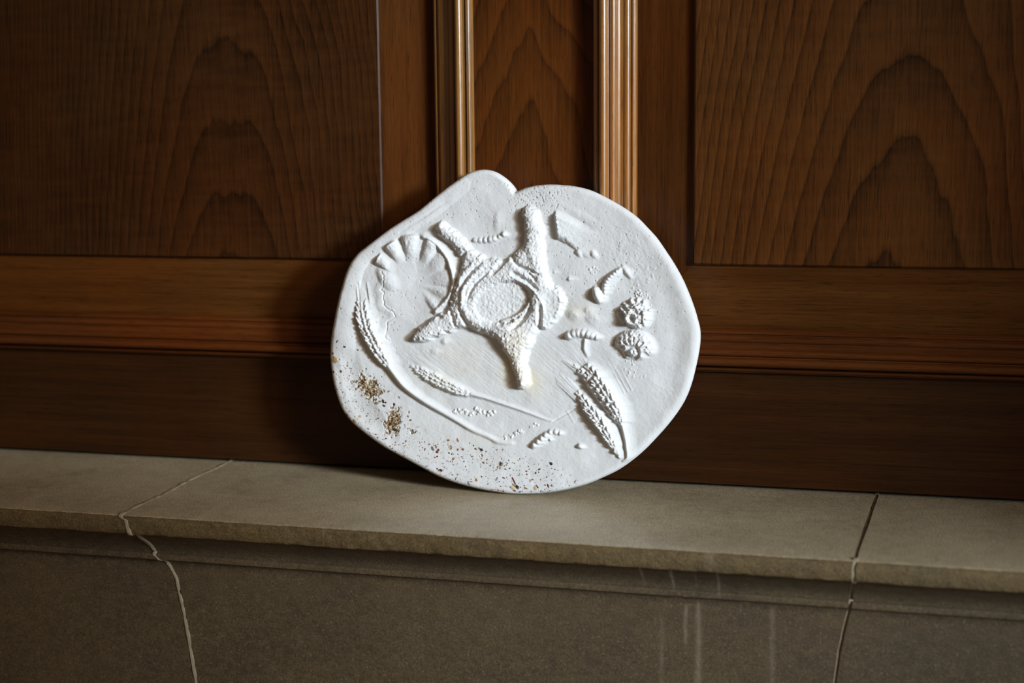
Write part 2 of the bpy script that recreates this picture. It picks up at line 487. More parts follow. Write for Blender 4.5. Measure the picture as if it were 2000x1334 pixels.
# ---- noise
def vnoise(x, y, seed):
    r = np.random.RandomState(seed).rand(256, 256)
    xi = np.floor(x).astype(int); yi = np.floor(y).astype(int)
    fx = x-xi; fy = y-yi; fx = fx*fx*(3-2*fx); fy = fy*fy*(3-2*fy)
    a = r[yi % 256, xi % 256]; b = r[yi % 256, (xi+1) % 256]; c = r[(yi+1) % 256, xi % 256]; d = r[(yi+1) % 256, (xi+1) % 256]
    return (a*(1-fx)+b*fx)*(1-fy)+(c*(1-fx)+d*fx)*fy - .5
def fbm(x, y, sc, seed, octs=4, gain=.55, ang=0, ratio=1):
    c, s = math.cos(math.radians(ang)), math.sin(math.radians(ang))
    X = (x*c+y*s)/(sc*ratio); Y = (-x*s+y*c)/sc
    o = 0; a = 1
    for i in range(octs):
        o = o + a*vnoise(X+17*i, Y+31*i, seed+i); X = X*2.03; Y = Y*2.03; a *= gain
    return o
def sstep(a, b, x):
    t = np.clip((x-a)/(b-a), 0, 1); return t*t*(3-2*t)
def box(P, r):
    P = np.array(P, float)
    return (PX > P[:, 0].min()-r) & (PX < P[:, 0].max()+r) & (PY > P[:, 1].min()-r) & (PY < P[:, 1].max()+r)
def chain(P, step=3.0):
    """smooth a polyline with attributes: rows (x, y, r, h)"""
    P = np.array(P, float)
    if len(P) < 3: return P
    out = []
    for i in range(len(P)-1):
        p0 = P[max(i-1, 0)]; p1 = P[i]; p2 = P[i+1]; p3 = P[min(i+2, len(P)-1)]
        n = max(1, int(np.hypot(*(p2-p1)[:2])/step))
        for k in range(n):
            t = k/n
            out.append(.5*((2*p1)+(-p0+p2)*t+(2*p0-5*p1+4*p2-p3)*t*t+(-p0+3*p1-3*p2+p3)*t**3))
    out.append(P[-1]); return np.array(out)
def stroke(P, e=1.0, mod=None, lean=0.0):
    """raised ridge; e: roundness exponent; mod(s, side, q): shape factor along it; lean: crest offset"""
    C = chain(P); H = np.zeros(len(PX)); rmax = C[:, 2].max()+2
    idx = np.nonzero(box(C, rmax+4))[0]
    x, y = PX[idx], PY[idx]
    h = np.zeros(len(idx)); s0 = 0.0
    for a, b in zip(C[:-1], C[1:]):
        ex, ey = b[0]-a[0], b[1]-a[1]; L = math.hypot(ex, ey)+1e-9
        t = np.clip(((x-a[0])*ex+(y-a[1])*ey)/(L*L), 0, 1)
        dx, dy = x-(a[0]+t*ex), y-(a[1]+t*ey)
        d = np.hypot(dx, dy); r = a[2]+(b[2]-a[2])*t; hh = a[3]+(b[3]-a[3])*t
        side = (dx*(-ey)+dy*ex)/L
        if lean: d = np.hypot(dx - 0, dy) ; d = np.abs(d + lean*side)
        q = np.clip(1-(d/r)**2, 0, 1)
        v = hh*q**e
        if mod is not None: v = v*mod(s0+t*L, side/r, q)
        h = np.maximum(h, v); s0 += L
    H[idx] = h
    return H
def dome(cx, cy, rx, ry, h, rot=0, e=.7):
    c, s = math.cos(math.radians(rot)), math.sin(math.radians(rot))
    X = ((PX-cx)*c+(PY-cy)*s)/rx; Y = (-(PX-cx)*s+(PY-cy)*c)/ry
    return h*np.clip(1-X*X-Y*Y, 0, 1)**e
def smax(*a):
    o = a[0]
    for b in a[1:]:
        k = .8; hh = np.clip(.5+.5*(o-b)/k, 0, 1); m = b*(1-hh)+o*hh + k*hh*(1-hh)
        o = np.where((o > .01) & (b > .01), m, np.maximum(o, b))
    return o
def jit(P, amp, seed): 
    r = np.random.RandomState(seed); P = [list(p) for p in P]
    for p in P: p[0] += r.uniform(-amp, amp); p[1] += r.uniform(-amp, amp)
    return P

R = {}      # relief fields, mm, by part
rough = fbm(PX, PY, 5, 40, 4, .62)
rough2 = fbm(PX, PY, 3.0, 60, 3, .6)
# --- five-armed ring
def polydist(P):
    """signed distance (pixels) to a closed outline, positive inside"""
    P = catmull(P, -5, 4); A_, B_ = P, np.roll(P, -1, 0)
    idx = np.nonzero(box(P, 30))[0]; x, y = PX[idx], PY[idx]
    best = np.full(len(idx), 1e9); ins_ = np.zeros(len(idx), bool)
    for (ax, ay), (bx, by) in zip(A_, B_):
        ex, ey = bx-ax, by-ay
        t_ = np.clip(((x-ax)*ex+(y-ay)*ey)/(ex*ex+ey*ey+1e-9), 0, 1)
        best = np.minimum(best, (x-ax-t_*ex)**2+(y-ay-t_*ey)**2)
        c_ = (ay > y) != (by > y)
        ins_ ^= c_ & (x < ax+(y-ay)*ex/(ey if ey else 1e-9))
    o = np.full(len(PX), -30.); o[idx] = np.where(ins_, np.sqrt(best), -np.sqrt(best))
    return o
SP = [(852,444),(862,461),(880,476),(898,494),(903,515),(897,540),(888,566),(882,588),(872,608),(850,620),(826,636),(810,654),(811,667),(832,667),(859,657),(889,645),(919,643),(944,650),
      (968,658),(984,681),(999,706),(1009,736),(1018,760),(1034,753),(1030,725),(1027,704),(1040,664),(1052,640),(1066,643),(1089,622),(1103,597),(1098,571),(1076,551),(1066,526),(1061,491),
      (1062,456),(1052,418),(1036,401),(1022,412),(1026,442),(1025,472),(1010,494),(986,507),(952,503),(926,486),(904,466),(880,442),(864,434)]
wpx = PX + 5*fbm(PX, PY, 9, 701, 3, .6); wpy = PY + 5*fbm(PX, PY, 9, 711, 3, .6)
_sx, _sy = PX, PY
PX, PY = wpx, wpy                      # ragged outline
sd = polydist(SP)
PX, PY = _sx, _sy
hmul = 7.4 + 1.6*np.exp(-(((PX-1036)/22)**2+((PY-425)/35)**2)) + 2.6*np.exp(-(((PX-995)/50)**2+((PY-668)/34)**2)) + 2.2*np.exp(-(((PX-1024)/18)**2+((PY-742)/25)**2)) \
     + 1.2*np.exp(-(((PX-860)/18)**2+((PY-448)/18)**2)) + 1.4*np.exp(-(((PX-830)/26)**2+((PY-655)/20)**2)) + 1.5*np.exp(-(((PX-910)/22)**2+((PY-600)/45)**2)) \
     - 1.2*np.exp(-(((PX-1088)/20)**2+((PY-600)/34)**2)) + 3.0*np.exp(-(((PX-1054)/13)**2+((PY-592)/34)**2)) - 1.0*np.exp(-(((PX-940)/40)**2+((PY-505)/18)**2))
star = 1.12*hmul*np.sqrt(np.clip(1-(1-np.clip(sd/9.5, 0, 1))**2, 0, 1))*(.84+.16*np.clip(sd/16, 0, 1))
def add(P, e=1.0): return stroke(P, e)
brk = .55+.9*np.clip(fbm(PX, PY, 11, 731, 2)+.45, 0, 1)
star += brk*(add([(940,505,5,1.2),(924,520,5,1.8),(911,534,5,2),(903,550,5,2),(898,566,4,1.5)])
        + add([(950,518,5,1.2),(934,534,5,2),(921,548,5,2.2),(909,570,5,2.4),(908,594,6,2.4),(919,616,7,2.2),(936,632,8,2.2),(956,641,8,2.2),(980,643,8,2.2),(1004,636,7,2)])
        + add([(1040,478,9,1.4),(1046,510,10,1.6),(1060,540,10,1.6)], .8)*.6
        + add([(1096,572,5,1.2),(1100,596,5,1.4),(1090,616,5,1)]))
# basin with a cliff on its right
bx = (PX-986 + 4*rough); by = (PY-590 + 4*rough)
ca, sa = math.cos(math.radians(-18)), math.sin(math.radians(-18))
bq = np.hypot((bx*ca+by*sa)/60, (-bx*sa+by*ca)/43)
bas = 1-sstep(.84, 1.0, bq)
floor_ = np.interp(PX, [930, 960, 1000, 1050], [6.4, 5.2, 3.8, 3.2])
star = star*(1-bas)+np.minimum(star, floor_)*bas
star = np.maximum(star, stroke([(1008,545,4,8),(1020,549,5,9.5),(1034,556,5,10.5),(1046,567,6,11.5),(1056,580,7,12),(1064,597,6,11),(1066,616,5,9)], .6)*(sd > 2))
star = np.maximum(star, stroke([(970,532,6,7.4),(950,545,5.5,7.6),(934,562,5.5,8),(926,583,6,8.2),(928,606,7,8.6),(940,625,8,9)], .7))
star = np.maximum(star, stroke([(1038,592,4.5,8.2),(1026,608,5,8.4),(1006,620,5,8),(984,628,6,7.6)], .6))
star = np.maximum(star, stroke([(985,540,9,7.0),(972,552,8,6.4),(962,548,7,6.2)], .8)*(1+.3*rough))
def cut(P, e=.8): return stroke(P, e)
star -= cut([(1006,510,4,2),(1018,521,4.5,3.6),(1036,527,4,3.4),(1054,537,3,1.5)])
star -= cut([(1020,527,3,1.5),(1034,532,3.2,2.6),(1048,546,3,2)])
star -= cut([(1006,535,6,2.2),(1024,545,6,3),(1042,557,5.5,3.2),(1053,566,4,2)])
star -= cut([(946,512,3,1),(930,525,3.5,2.4),(916,545,3.5,2.6),(903,569,3.5,2.4)])
star -= cut([(962,527,4,1.6),(950,538,4,2.4),(932,556,4,2.6),(919,582,3.5,2.6)])
star -= cut([(990,508,6,2.5),(978,520,7,3.2),(966,534,6,2.4)])
star -= cut([(1040,602,5,4),(1030,618,6,4.6),(1014,634,6,4),(1004,642,4,3)])
star -= cut([(1058,600,6,3),(1058,616,6,5),(1056,640,5,4)])
star -= cut([(902,604,4,2),(910,622,6,3.6),(922,640,7,4),(936,652,5,3)])
star -= cut([(882,604,4,2),(888,618,4.5,3),(892,636,4,2)])
star -= cut([(912,492,4,1.5),(906,506,6,3.5),(900,524,6,3.5)])
star -= cut([(994,488,4,2),(1002,500,5,3.4),(1008,508,4,2)])
star = np.maximum(star, 0)
starm = sstep(.4, 2.5, star)
lump = fbm(PX, PY, 22, 90, 2)
amp = np.where(bas > .5, .6, 1.0)*(1-.55*np.exp(-(((PX-1080)/24)**2+((PY-590)/40)**2)))
star = star + starm*amp*(1.15*rough*(.3+1.0*np.clip(lump+.35, 0, 1)) + 1.0*rough2)
R['ring_relief'] = np.maximum(star, 0)
# deep slots
# --- shell fan
ang_c = (806, 552)
AX = np.degrees(np.arctan2(-(PY-ang_c[1]), (PX-ang_c[0])))      # 0 = right, 90 = up
AR = np.hypot(PX-ang_c[0], (PY-ang_c[1]))
rim_r = np.interp(AX, [-60, -45, -20, 0, 20, 45, 70, 95, 120, 140, 150], [74, 70, 76, 80, 80, 84, 90, 90, 86, 84, 82])
inn_r = np.interp(AX, [-60, -45, -20, 0, 20, 45, 70, 95, 120, 140, 150], [44, 34, 24, 30, 34, 42, 46, 48, 50, 52, 46])
kk = (AR-inn_r)/(rim_r-inn_r)
ribs = [(-46, 10, 2.2), (-18, 11, 1.7), (8, 14, 1.2), (63, 10, 4.6), (93, 11, 5.6), (119, 9, 5.2), (145, 8.5, 4.6), (38, 13, 2.2)]
sh = np.zeros(len(PX))
for (a, w, h) in ribs:
    q = np.clip(1-((AX-a)/w)**2, 0, 1)
    prof = sstep(-.28, .45, kk)*(1-sstep(.94, 1.06, kk + .06*np.sin(a)))*(.45+.55*np.clip(kk, 0, 1))
    sh = np.maximum(sh, h*q**(.55 if a > 0 else 1.3)*prof)
fanm = sstep(-58, -48, AX)*(1-sstep(74, 84, AX))
rimr = 3.8*np.clip(1-((AR-rim_r-2)/5.5)**2, 0, 1)*fanm
sh = np.maximum(sh, rimr)
dish = -1.9*dome(812, 560, 54, 68, 1, 8, 1.25)
back = dome(775, 530, 40, 40, 1.0, 0, .8)
sh = sh + dome(758, 545, 16, 30, 1.8, -35, 1)*.9
R['shell_relief'] = 1.25*sh*(1+.16*rough)
# crack with a ragged lip
def jag(P, amp, seed, n=4):
    q = np.random.RandomState(seed); o = []
    for a, b in zip(P[:-1], P[1:]):
        o += [(a[0]+(b[0]-a[0])*i/n+q.uniform(-amp, amp), a[1]+(b[1]-a[1])*i/n+q.uniform(-amp, amp)) for i in range(n)]
    return o
crack = [(747,529),(754,546),(746,565),(751,572),(748,594),(755.6,601.6),(768,608),(772,617),(765,625),(757,627),(759,638),(753,651),(751,658),(762,664)]
cr = stroke([(x, y, 1.5, .9) for x, y in jag(crack, 2.2, 3)], 1.0)
crl = stroke([(x-6, y+1, 9, .6) for x, y in crack], 1.0)
# --- wheat ears
def ear(P, n, hk=1.0, seed=1, barb=.55):
    """axis rows (x, y, r, h): overlapping grains set herringbone-wise along the axis"""
    C = chain(P, 2.0); L = np.concatenate([[0], np.cumsum(np.hypot(*np.diff(C[:, :2], axis=0).T))])
    out = stroke([(p[0], p[1], p[2]*.95, p[3]*.74) for p in P], .7)
    r = np.random.RandomState(seed)
    for i in range(n):
        f = (i+.3)/n; l = f*L[-1]
        p = np.array([np.interp(l, L, C[:, k]) for k in range(4)])
        q = np.array([np.interp(min(l+2, L[-1]), L, C[:, k]) for k in range(2)])
        tx, ty = q-p[:2]; m = math.hypot(tx, ty)+1e-9; tx, ty = tx/m, ty/m
        for sd in (-1, 1, 0):
            off = sd*p[2]*.52; gl = p[2]*r.uniform(1.1, 1.7)*(1 if sd else .8)
            cx, cy = p[0]-ty*off + r.uniform(-.7, .7), p[1]+tx*off + r.uniform(-.7, .7)
            a = -sd*.24                       # grains point outwards and towards the tip (start of axis)
            dx, dy = -(tx*math.cos(a)-ty*math.sin(a)), -(tx*math.sin(a)+ty*math.cos(a))
            g = stroke([(cx-dx*gl*.6, cy-dy*gl*.6, p[2]*.16, p[3]*.5*hk), (cx, cy, p[2]*.34, p[3]*(.98 if sd == 0 else .9)*hk), (cx+dx*gl*.9, cy+dy*gl*.9, p[2]*.10+.7, p[3]*.75*hk)], .8)
            out = np.maximum(out, g)
    return out*(1+.35*rough2+.15*rough)
def lines(P0, P1, n, r, h, seed, spread=1.0):
    o = np.zeros(len(PX)); rr = np.random.RandomState(seed)
    for i in range(n):
        f = (i+.5)/n
        a = np.array(P0[0])*(1-f)+np.array(P0[1])*f + rr.uniform(-2, 2, 2)
        b = np.array(P1[0])*(1-f)+np.array(P1[1])*f + rr.uniform(-1, 1, 2)
        a = b + (a-b)*rr.uniform(.6, 1.05)
        o = np.maximum(o, stroke([(a[0], a[1], r*.8, h*.25), (b[0], b[1], r*1.3, h)], 1))
    return o
e1 = ear([(708,596,9,2.6),(713,622,13,4.6),(722,648,15,6.2),(735,674,14,6.8),(748,696,12,6.5),(762,716,8,5)], 11, seed=3)
e1 = np.maximum(e1, lines([(697,545),(722,560)], [(702,615),(736,640)], 9, 1.6, 2.2, 5))
s1 = stroke([(762,715,7,5),(780,740,6.5,4.4),(794,756,6,4.2),(816,773,6,3.8),(840,789,6,3.4),(864,803,6,3.0),(888,817,5.5,2.6),(912,832,5,2.2),(928,841,5,1.8),(945,848,5,1.5),(960,855,5,1.6),(974,862,5,1.4),(1000,865,5,.8)], .8)
R['wheat_ear_relief.001'] = np.maximum(e1, s1)
e2 = ear([(803,715,1.6,1.0),(816,721,4.5,2.4),(834,731,8.5,3.4),(858,744,11,4.2),(884,756,11,4.4),(905,765,9,4.0),(922,770,5,3)], 11, seed=8)
e2 = np.maximum(e2, lines([(782,684),(815,690)], [(838,730),(880,742)], 8, 1.2, 1.0, 15))
s2 = stroke([(922,769,5,3),(950,777,3.6,1.9),(980,787,3.4,1.7),(1010,797,3.4,1.5),(1035,806,3.4,1.3),(1060,816,3,1.0),(1080,822,3,.5)], .9)
R['wheat_ear_relief.002'] = np.maximum(e2, s2)
e3 = ear([(1147,714,5,3.5),(1158,729,9,5.5),(1172,750,13,8),(1187,772,15,8.6),(1201,795,13,8.4),(1211,815,9,6.8),(1217,832,5,4.5)], 9, seed=21)
e3 = np.maximum(e3, ear([(1121,713,1.5,1),(1133,723,4.5,3.6),(1147,737,7,5.6),(1162,757,8,6.6),(1177,778,8,6.6),(1192,800,7,6),(1206,822,5,5)], 8, seed=52))
e3 = np.maximum(e3, lines([(1120,700),(1136,690)], [(1143,722),(1152,716)], 4, 1.0, 1.0, 61))
e3 = np.maximum(e3, stroke([(1217,830,4.2,4.2),(1222,852,4,3.6),(1225,872,4,3.2),(1226,893,3.5,2.4),(1218,900,3,1)], .8))
e3 = np.maximum(e3, lines([(1090,690),(1108,716)], [(1126,716),(1144,744)], 6, 1.2, 1.3, 31))
R['wheat_ear_relief.003'] = e3
e4 = ear([(1128,766,4,2.5),(1138,779,7,4.6),(1151,796,10,6.2),(1166,815,12,7),(1180,835,12,7),(1191,855,10,6),(1202,876,6,4.4),(1211,892,4,2.4)], 10, seed=33)
e4 = np.maximum(e4, lines([(1080,745),(1098,725)], [(1128,786),(1142,772)], 8, 1.2, 1.5, 37))
R['wheat_ear_relief.004'] = e4
# --- flower heads
def polar(cx, cy):
    return np.degrees(np.arctan2(-(PY-cy), PX-cx)), np.hypot(PX-cx, PY-cy)
a, r = polar(1236, 622)
fa = dome(1245, 616, 25, 27, 7.5, -25, .45)*(1+.5*rough)
fa = np.maximum(fa, 9.5*np.clip(1-((r-10)/5)**2, 0, 1)**.7)
fa -= 4.5*np.clip(1-((r-1)/5.5)**2, 0, 1)*(r < 7)
for (x0, y0, x1, y1) in [(1232,606,1219,592),(1237,602,1233,586),(1244,602,1246,584),(1252,606,1258,588),(1258,612,1270,606),(1262,622,1268,614),(1225,612,1214,602)]:
    fa = np.maximum(fa, stroke([(x0, y0, 5, 7.5), (x1, y1, 2.5, 3.2)], .7)*(1+.4*rough))
fa -= sstep(1, 3, fa)*1.6*np.clip(rough2*2, 0, 1)
R['flower_relief.001'] = np.maximum(fa + sstep(.5, 3, fa)*(2.2*rough+1.2*rough2), 0)
a, r = polar(1238, 688)
fb = dome(1240, 674, 38, 29, 8.2, 12, .42)
fb -= 5.0*dome(1211, 692, 15, 20, 1, 10, .6)
slot = 0
for aa in (20, 42, 64, 86, 108, 130):
    slot = np.maximum(slot, np.clip(1-((a-aa)/5.0)**2, 0, 1)*sstep(15, 19, r)*(1-sstep(27, 31, r)))
fb -= 2.8*slot
fb -= 4.0*np.clip(1-((r-11)/5)**2, 0, 1)*(.55+.9*np.clip(rough+.3, 0, 1))
fb -= 3.0*dome(1262, 694, 7, 12, 1, -40, .8)
fb = np.where(fb > .2, fb+(1.9*rough+.9*rough2)*sstep(.5, 3, fb), fb)
R['flower_relief.002'] = np.maximum(fb, 0)*(1-sstep(694, 716, PY + .0*PX)*.8)
# --- small segmented casts
def teeth(per, ph=0, lo=.45):
    return lambda s, sd, q: lo+(1-lo)*np.clip(.5+.9*np.sin(2*math.pi*(s+ph)/per), 0, 1)
R['segmented_relief.001'] = np.maximum(stroke([(1182,573,4,3),(1184,556,6,5.5),(1193,543,6.5,6),(1206,531,5,4.6),(1214,524,3,2)], .6, teeth(7, 0, .8)),
                 np.maximum(stroke([(1164,566,6,5),(1168,576,8,7.5),(1172,587,6,4)], .6), stroke([(1217,522,4,1.5),(1224,530,7,2.6),(1232,541,5,1.2)], .9)))
R['segmented_relief.002'] = np.maximum(stroke([(1113,655,8,5.6),(1126,651,8,5.2),(1140,651,8,5),(1154,654,8,4.6),(1166,658,6,3.4)], .6, teeth(9.2, 2, .42)),
                 stroke([(1144,664,4,2),(1143,682,5,1.6),(1148,694,4,.8)], 1))
R['segmented_relief.003'] = np.maximum(stroke([(1043,870,6,4),(1055,860,6.5,4.6),(1067,850,6,4),(1079,843,5,3),(1094,845,5,2.6)], .6, teeth(10, 0, .5)), dome(1076, 858, 3.5, 3, 2, 0, .7))
R['segmented_relief.004'] = stroke([(928,469,5,2.2),(945,469,6,3),(962,467,6.5,3.2),(976,463,5,2.2),(987,457,6,3.4)], .7, teeth(9.5, 1, .12))
R['pebble_relief'] = dome(1134, 871, 8, 4.6, 3.6, 20, .6)-1.6*dome(1129, 868, 2.4, 2.4, 1, 0, .6)
# --- leaf-like flake with an undercut left edge
def inpoly(P):
    m = np.zeros(len(PX), bool); P = list(P)
    for (ax, ay), (bx, by) in zip(P, P[1:]+P[:1]):
        c = (ay > PY) != (by > PY)
        xi = ax+(PY-ay)*(bx-ax)/((by-ay) if by != ay else 1e-9)
        m ^= c & (PX < xi)
    return m
leaf = inpoly([(1085,414),(1092,418),(1122,430),(1150,448),(1172,470),(1188,492),(1192,506),(1176,502),(1150,500),(1128,488),(1112,476),(1100,470),(1091,458),(1086,444)])
fd = polydist([(1050,400),(1086,408),(1124,424),(1155,444),(1182,474),(1194,512),(1150,504),(1128,490),(1108,474),(1098,468),(1050,460)])
fx = np.clip((PX-1084)/95, 0, 1)
leftm = sstep(-1.5, 1.5, PX-(1086 + .12*(PY-416)) + 2*rough)
low = sstep(-2, 2, fd)
lf = leftm*low*7.0*(1-fx)**1.8*sstep(0, 16, fd+8*(PY > 452))*(1+.12*rough)
lf = np.maximum(lf, stroke([(1092,454,3,2.2),(1098,466,3.5,2.6),(1108,474,3,1.6)], .8))
lf = np.maximum(lf, stroke([(1129,485,4,.8),(1131,492,7,2.8),(1134,498,5,1.2)], .8))
lf = np.maximum(lf, stroke([(1157,490,4,.6),(1160,496,7,2.4),(1166,502,5,.8)], .8))
R['flake_relief'] = lf
# --- minor bumps, belong to the slab
minor = np.zeros(len(PX))
for (x, y, rx, ry, h, ro) in [(1122,614,16,12,2.2,20),(1152,606,12,8,1.6,0),(1160,622,18,14,1.8,30),(1212,618,6,14,2.6,-25),(1068,534,8,5,2.2,30),(1084,532,5,4,1.6,0),
        (870,666,9,8,1.6,0),(851,686,10,7,1.0,0),(1113,545,4,4,2,0),(972,432,8,20,1.0,5),(1140,424,40,10,.7,30)]:
    minor = np.maximum(minor, dome(x, y, rx*1.2, ry*1.2, h, ro, 1.7)*(1+.3*rough))
MINOR0 = minor
rr = np.random.RandomState(12)
def flecks(P0, P1, n, w, h, rmin=1.6, rmax=3.4):
    o = np.zeros(len(PX))
    for i in range(n):
        f = rr.rand(); x = P0[0]*(1-f)+P1[0]*f+rr.normal()*w; y = P0[1]*(1-f)+P1[1]*f+rr.normal()*w
        r_ = rr.uniform(rmin, rmax)
        s = dome(x, y, r_*1.4, r_, h*rr.uniform(.5, 1), rr.uniform(0, 180), .8)
        o = np.maximum(o, s)
    return o
fl = np.maximum(flecks((885, 803), (965, 806), 34, 3.0, 1.5), flecks((968, 862), (1052, 830), 26, 2.5, 1.3))
fl = np.maximum(fl, flecks((1155, 520), (1178, 560), 16, 5, 1.1, 1.2, 2.2))
fl = np.maximum(fl, flecks((1245, 560), (1262, 600), 26, 6, 1.2, 1.2, 2.4))
fl = np.maximum(fl, flecks((1225, 705), (1245, 735), 20, 8, .8, 1.2, 2.2))
fl = np.maximum(fl, flecks((1255, 500), (1272, 540), 20, 14, .4, 2, 3))
minor = np.maximum(minor, fl)

# ---- slab face
DP = D/.00053                                       # distance to the edge in photo pixels
base = np.full(len(PX), 6.0)
rad = np.interp(PX, [650, 760, 1000, 1250, 1360], [13, 11, 11, 15, 19])
e_ = np.clip(DP/rad, 0, 1)
edgeh = np.sqrt(np.clip(1-(1-e_)**2.2, 0, 1))
base = base*edgeh
# rolled lip on the upper left, carried down the left side
lipw = stroke([(905,362,16,.8),(880,378,20,1.8),(845,402,22,2.6),(800,432,22,2.6),(755,462,20,2.4),(716,494,18,2.2),(694,524,19,2.4),(682,565,22,2.2),(674,610,24,2.0),(672,660,24,1.6),(672,700,22,.8)], .9)
groove = stroke([(872,396,3,.35),(852,408,3.5,.8),(829,424,4,.8),(800,442,4,.5),(783,454,4,.4)], 1)
base = base + lipw*edgeh - groove
bowl = -1.1*np.exp(-((DP-42)/22)**2)*sstep(1180, 1330, PX)
hol = -1.6*stroke([(684,700,20,.6),(692,745,22,1),(706,785,24,1),(732,822,22,.9),(765,852,18,.5)], 1.2)
base = base + bowl + hol
base += (1.7*fbm(PX, PY, 95, 3, 2) + .55*fbm(PX, PY, 30, 7, 2))*edgeh + .13*fbm(PX, PY, 6, 15, 4, .65) + .06*rough2
# tooling marks running down to the right
stri = fbm(PX, PY, 2.0, 81, 3, .6, ang=40, ratio=16)
sm = np.exp(-(((PX-1020)/190)**2+((PY-720)/90)**2))+.8*np.exp(-(((PX-830)/60)**2+((PY-705)/35)**2))+.5*np.exp(-(((PX-1200)/80)**2+((PY-740)/80)**2))+.12
base += .22*stri*np.clip(sm, 0, 1)*edgeh
rgh = np.exp(-(((PX-1225)/55)**2+((PY-500)/75)**2))+.6*np.exp(-(((PX-1060)/40)**2+((PY-385)/18)**2))+.6*np.exp(-(((PX-1300)/40)**2+((PY-760)/70)**2))
base += .32*np.clip(rgh, 0, 1)*fbm(PX, PY, 4.5, 101, 3, .6, ang=60, ratio=1.8)
base += dish*1.0 + back
base += -cr + crl
base += -.8*stroke([(1080,823,2.2,.6),(1104,809,2.2,.8),(1130,795,2,.6)], 1) + .5*stroke([(1108,803,2,.5),(1121,824,2,.6)], 1)
base += .5*lines([(1172,692),(1200,690)], [(1216,768),(1238,760)], 3, 1.4, .9, 44)
# pinholes and blow holes
def pits(n, xr, yr, rmin, rmax, dep, seed, mask=None):
    q = np.random.RandomState(seed); o = np.zeros((nv, nu))
    PXg = PX.reshape(nv, nu); PYg = PY.reshape(nv, nu)
    for _ in range(n):
        x, y = q.uniform(*xr), q.uniform(*yr)
        if mask is not None and not mask(x, y): continue
        r_ = rmin+(rmax-rmin)*q.rand()**3; d_ = dep*q.uniform(.5, 1)
        ci = int((np.interp(x, [PXg[nv//2, 0], PXg[nv//2, -1]], [0, nu-1]))); cj = int(np.interp(y, [PYg[-1, nu//2], PYg[0, nu//2]], [nv-1, 0]))
        w = 6
        j0, j1, i0, i1 = max(cj-w-4, 0), cj+w+4, max(ci-w-4, 0), ci+w+4
        X = PXg[j0:j1, i0:i1]-x; Y = PYg[j0:j1, i0:i1]-y
        el = q.uniform(.6, 1); an = q.uniform(0, 3.14)
        a_ = X*math.cos(an)+Y*math.sin(an); b_ = (-X*math.sin(an)+Y*math.cos(an))/el
        o[j0:j1, i0:i1] = np.maximum(o[j0:j1, i0:i1], d_*np.clip(1-(a_*a_+b_*b_)/(r_*r_), 0, 1)**.6)
    return o.ravel()
pit = pits(1300, (650, 1360), (335, 960), 1.0, 1.9, .9, 5)
pit = np.maximum(pit, pits(420, (655, 1080), (700, 965), 1.1, 2.6, 1.2, 6, lambda x, y: y > 690+ (x-655)*.42))
pit = np.maximum(pit, pits(160, (990, 1110), (360, 420), 1.0, 2.2, .9, 9))
base -= pit*sstep(0, .002, D)

# ---- coloured aggregate patches (sand and grit showing at the surface)
def patch(cx, cy, rx, ry, rot, seed, thr=.0):
    c, s = math.cos(math.radians(rot)), math.sin(math.radians(rot))
    X = ((PX-cx)*c+(PY-cy)*s)/rx; Y = (-(PX-cx)*s+(PY-cy)*c)/ry
    return np.clip(1.25-np.hypot(X, Y)+.9*fbm(PX, PY, 5, seed, 3, .7)-thr, 0, 1)
pm = np.zeros(len(PX))
for (cx, cy, rx, ry, ro, sd, th) in [(720,756,31,19,42,200,-.05),(769,821,15,29,12,210,.0),(775,840,8,8,0,215,.3),(808,843,10,12,30,220,.62),(797,812,10,18,0,225,.68),(878,872,9,10,0,230,.65),
        (978,905,10,22,10,240,.72),(1004,950,9,7,30,250,.35),(1040,918,8,9,0,255,.7),(941,890,6,14,80,260,.75),(1080,950,7,7,0,262,.75)]:
    pm = np.maximum(pm, patch(cx, cy, rx, ry, ro, sd, th))
pmask = sstep(.25, .6, pm)
base += pmask*(-.8+1.6*fbm(PX, PY, 3.2, 300, 3, .7))

def drape(F, keep, drop):
    """the casts melt into the face on their right-hand side"""
    Gd = F.reshape(nv, nu).copy()
    nz_ = 1+.2*vnoise(PX/5, PY/5, 333).reshape(nv, nu)
    for i in range(1, nu):
        Gd[:, i] = np.maximum(Gd[:, i], Gd[:, i-1]*keep - drop*nz_[:, i])
    for j in list(range(1, nv)):
        Gd[j] = np.maximum(Gd[j], Gd[j-1]*keep**3 - 2*drop)
    for j in range(nv-2, -1, -1):
        Gd[j] = np.maximum(Gd[j], Gd[j+1]*keep**4 - 3*drop)
    for _ in range(3):
        B_ = Gd.copy(); B_[1:-1] = (Gd[:-2]+Gd[1:-1]*2+Gd[2:])/4; Gd = B_.copy(); Gd[:, 1:-1] = (B_[:, :-2]+B_[:, 1:-1]*2+B_[:, 2:])/4
    Gd = np.maximum(Gd, F.reshape(nv, nu))
    return Gd.ravel()
minor = np.maximum(minor, drape(MINOR0, .93, .04))
for k_ in R:
    q_ = {'ring': (.86, .30), 'whea': (.92, .08), 'shel': (.90, .05), 'flow': (.88, .15), 'segm': (.90, .12), 'flak': (1, .5), 'pebb': (.85, .1)}[k_[:4]]
    R[k_] = drape(R[k_]*{'segm': 1.25, 'whea': 1.2, 'flow': 1.15, 'flak': 1.1}.get(k_[:4], 1.0), *q_)
relief = np.zeros(len(PX)); owner = np.zeros(len(PX), int)
names = sorted(R)
for i, k in enumerate(names):
    owner = np.where((R[k] > .35) & (R[k] > relief), i+1, owner)
    relief = np.maximum(relief, R[k])
owner[D < .0035] = 0
HM = base + np.maximum(relief, minor) + .25*minor*(relief > 0)*0
HM = np.maximum(HM, 0.0)
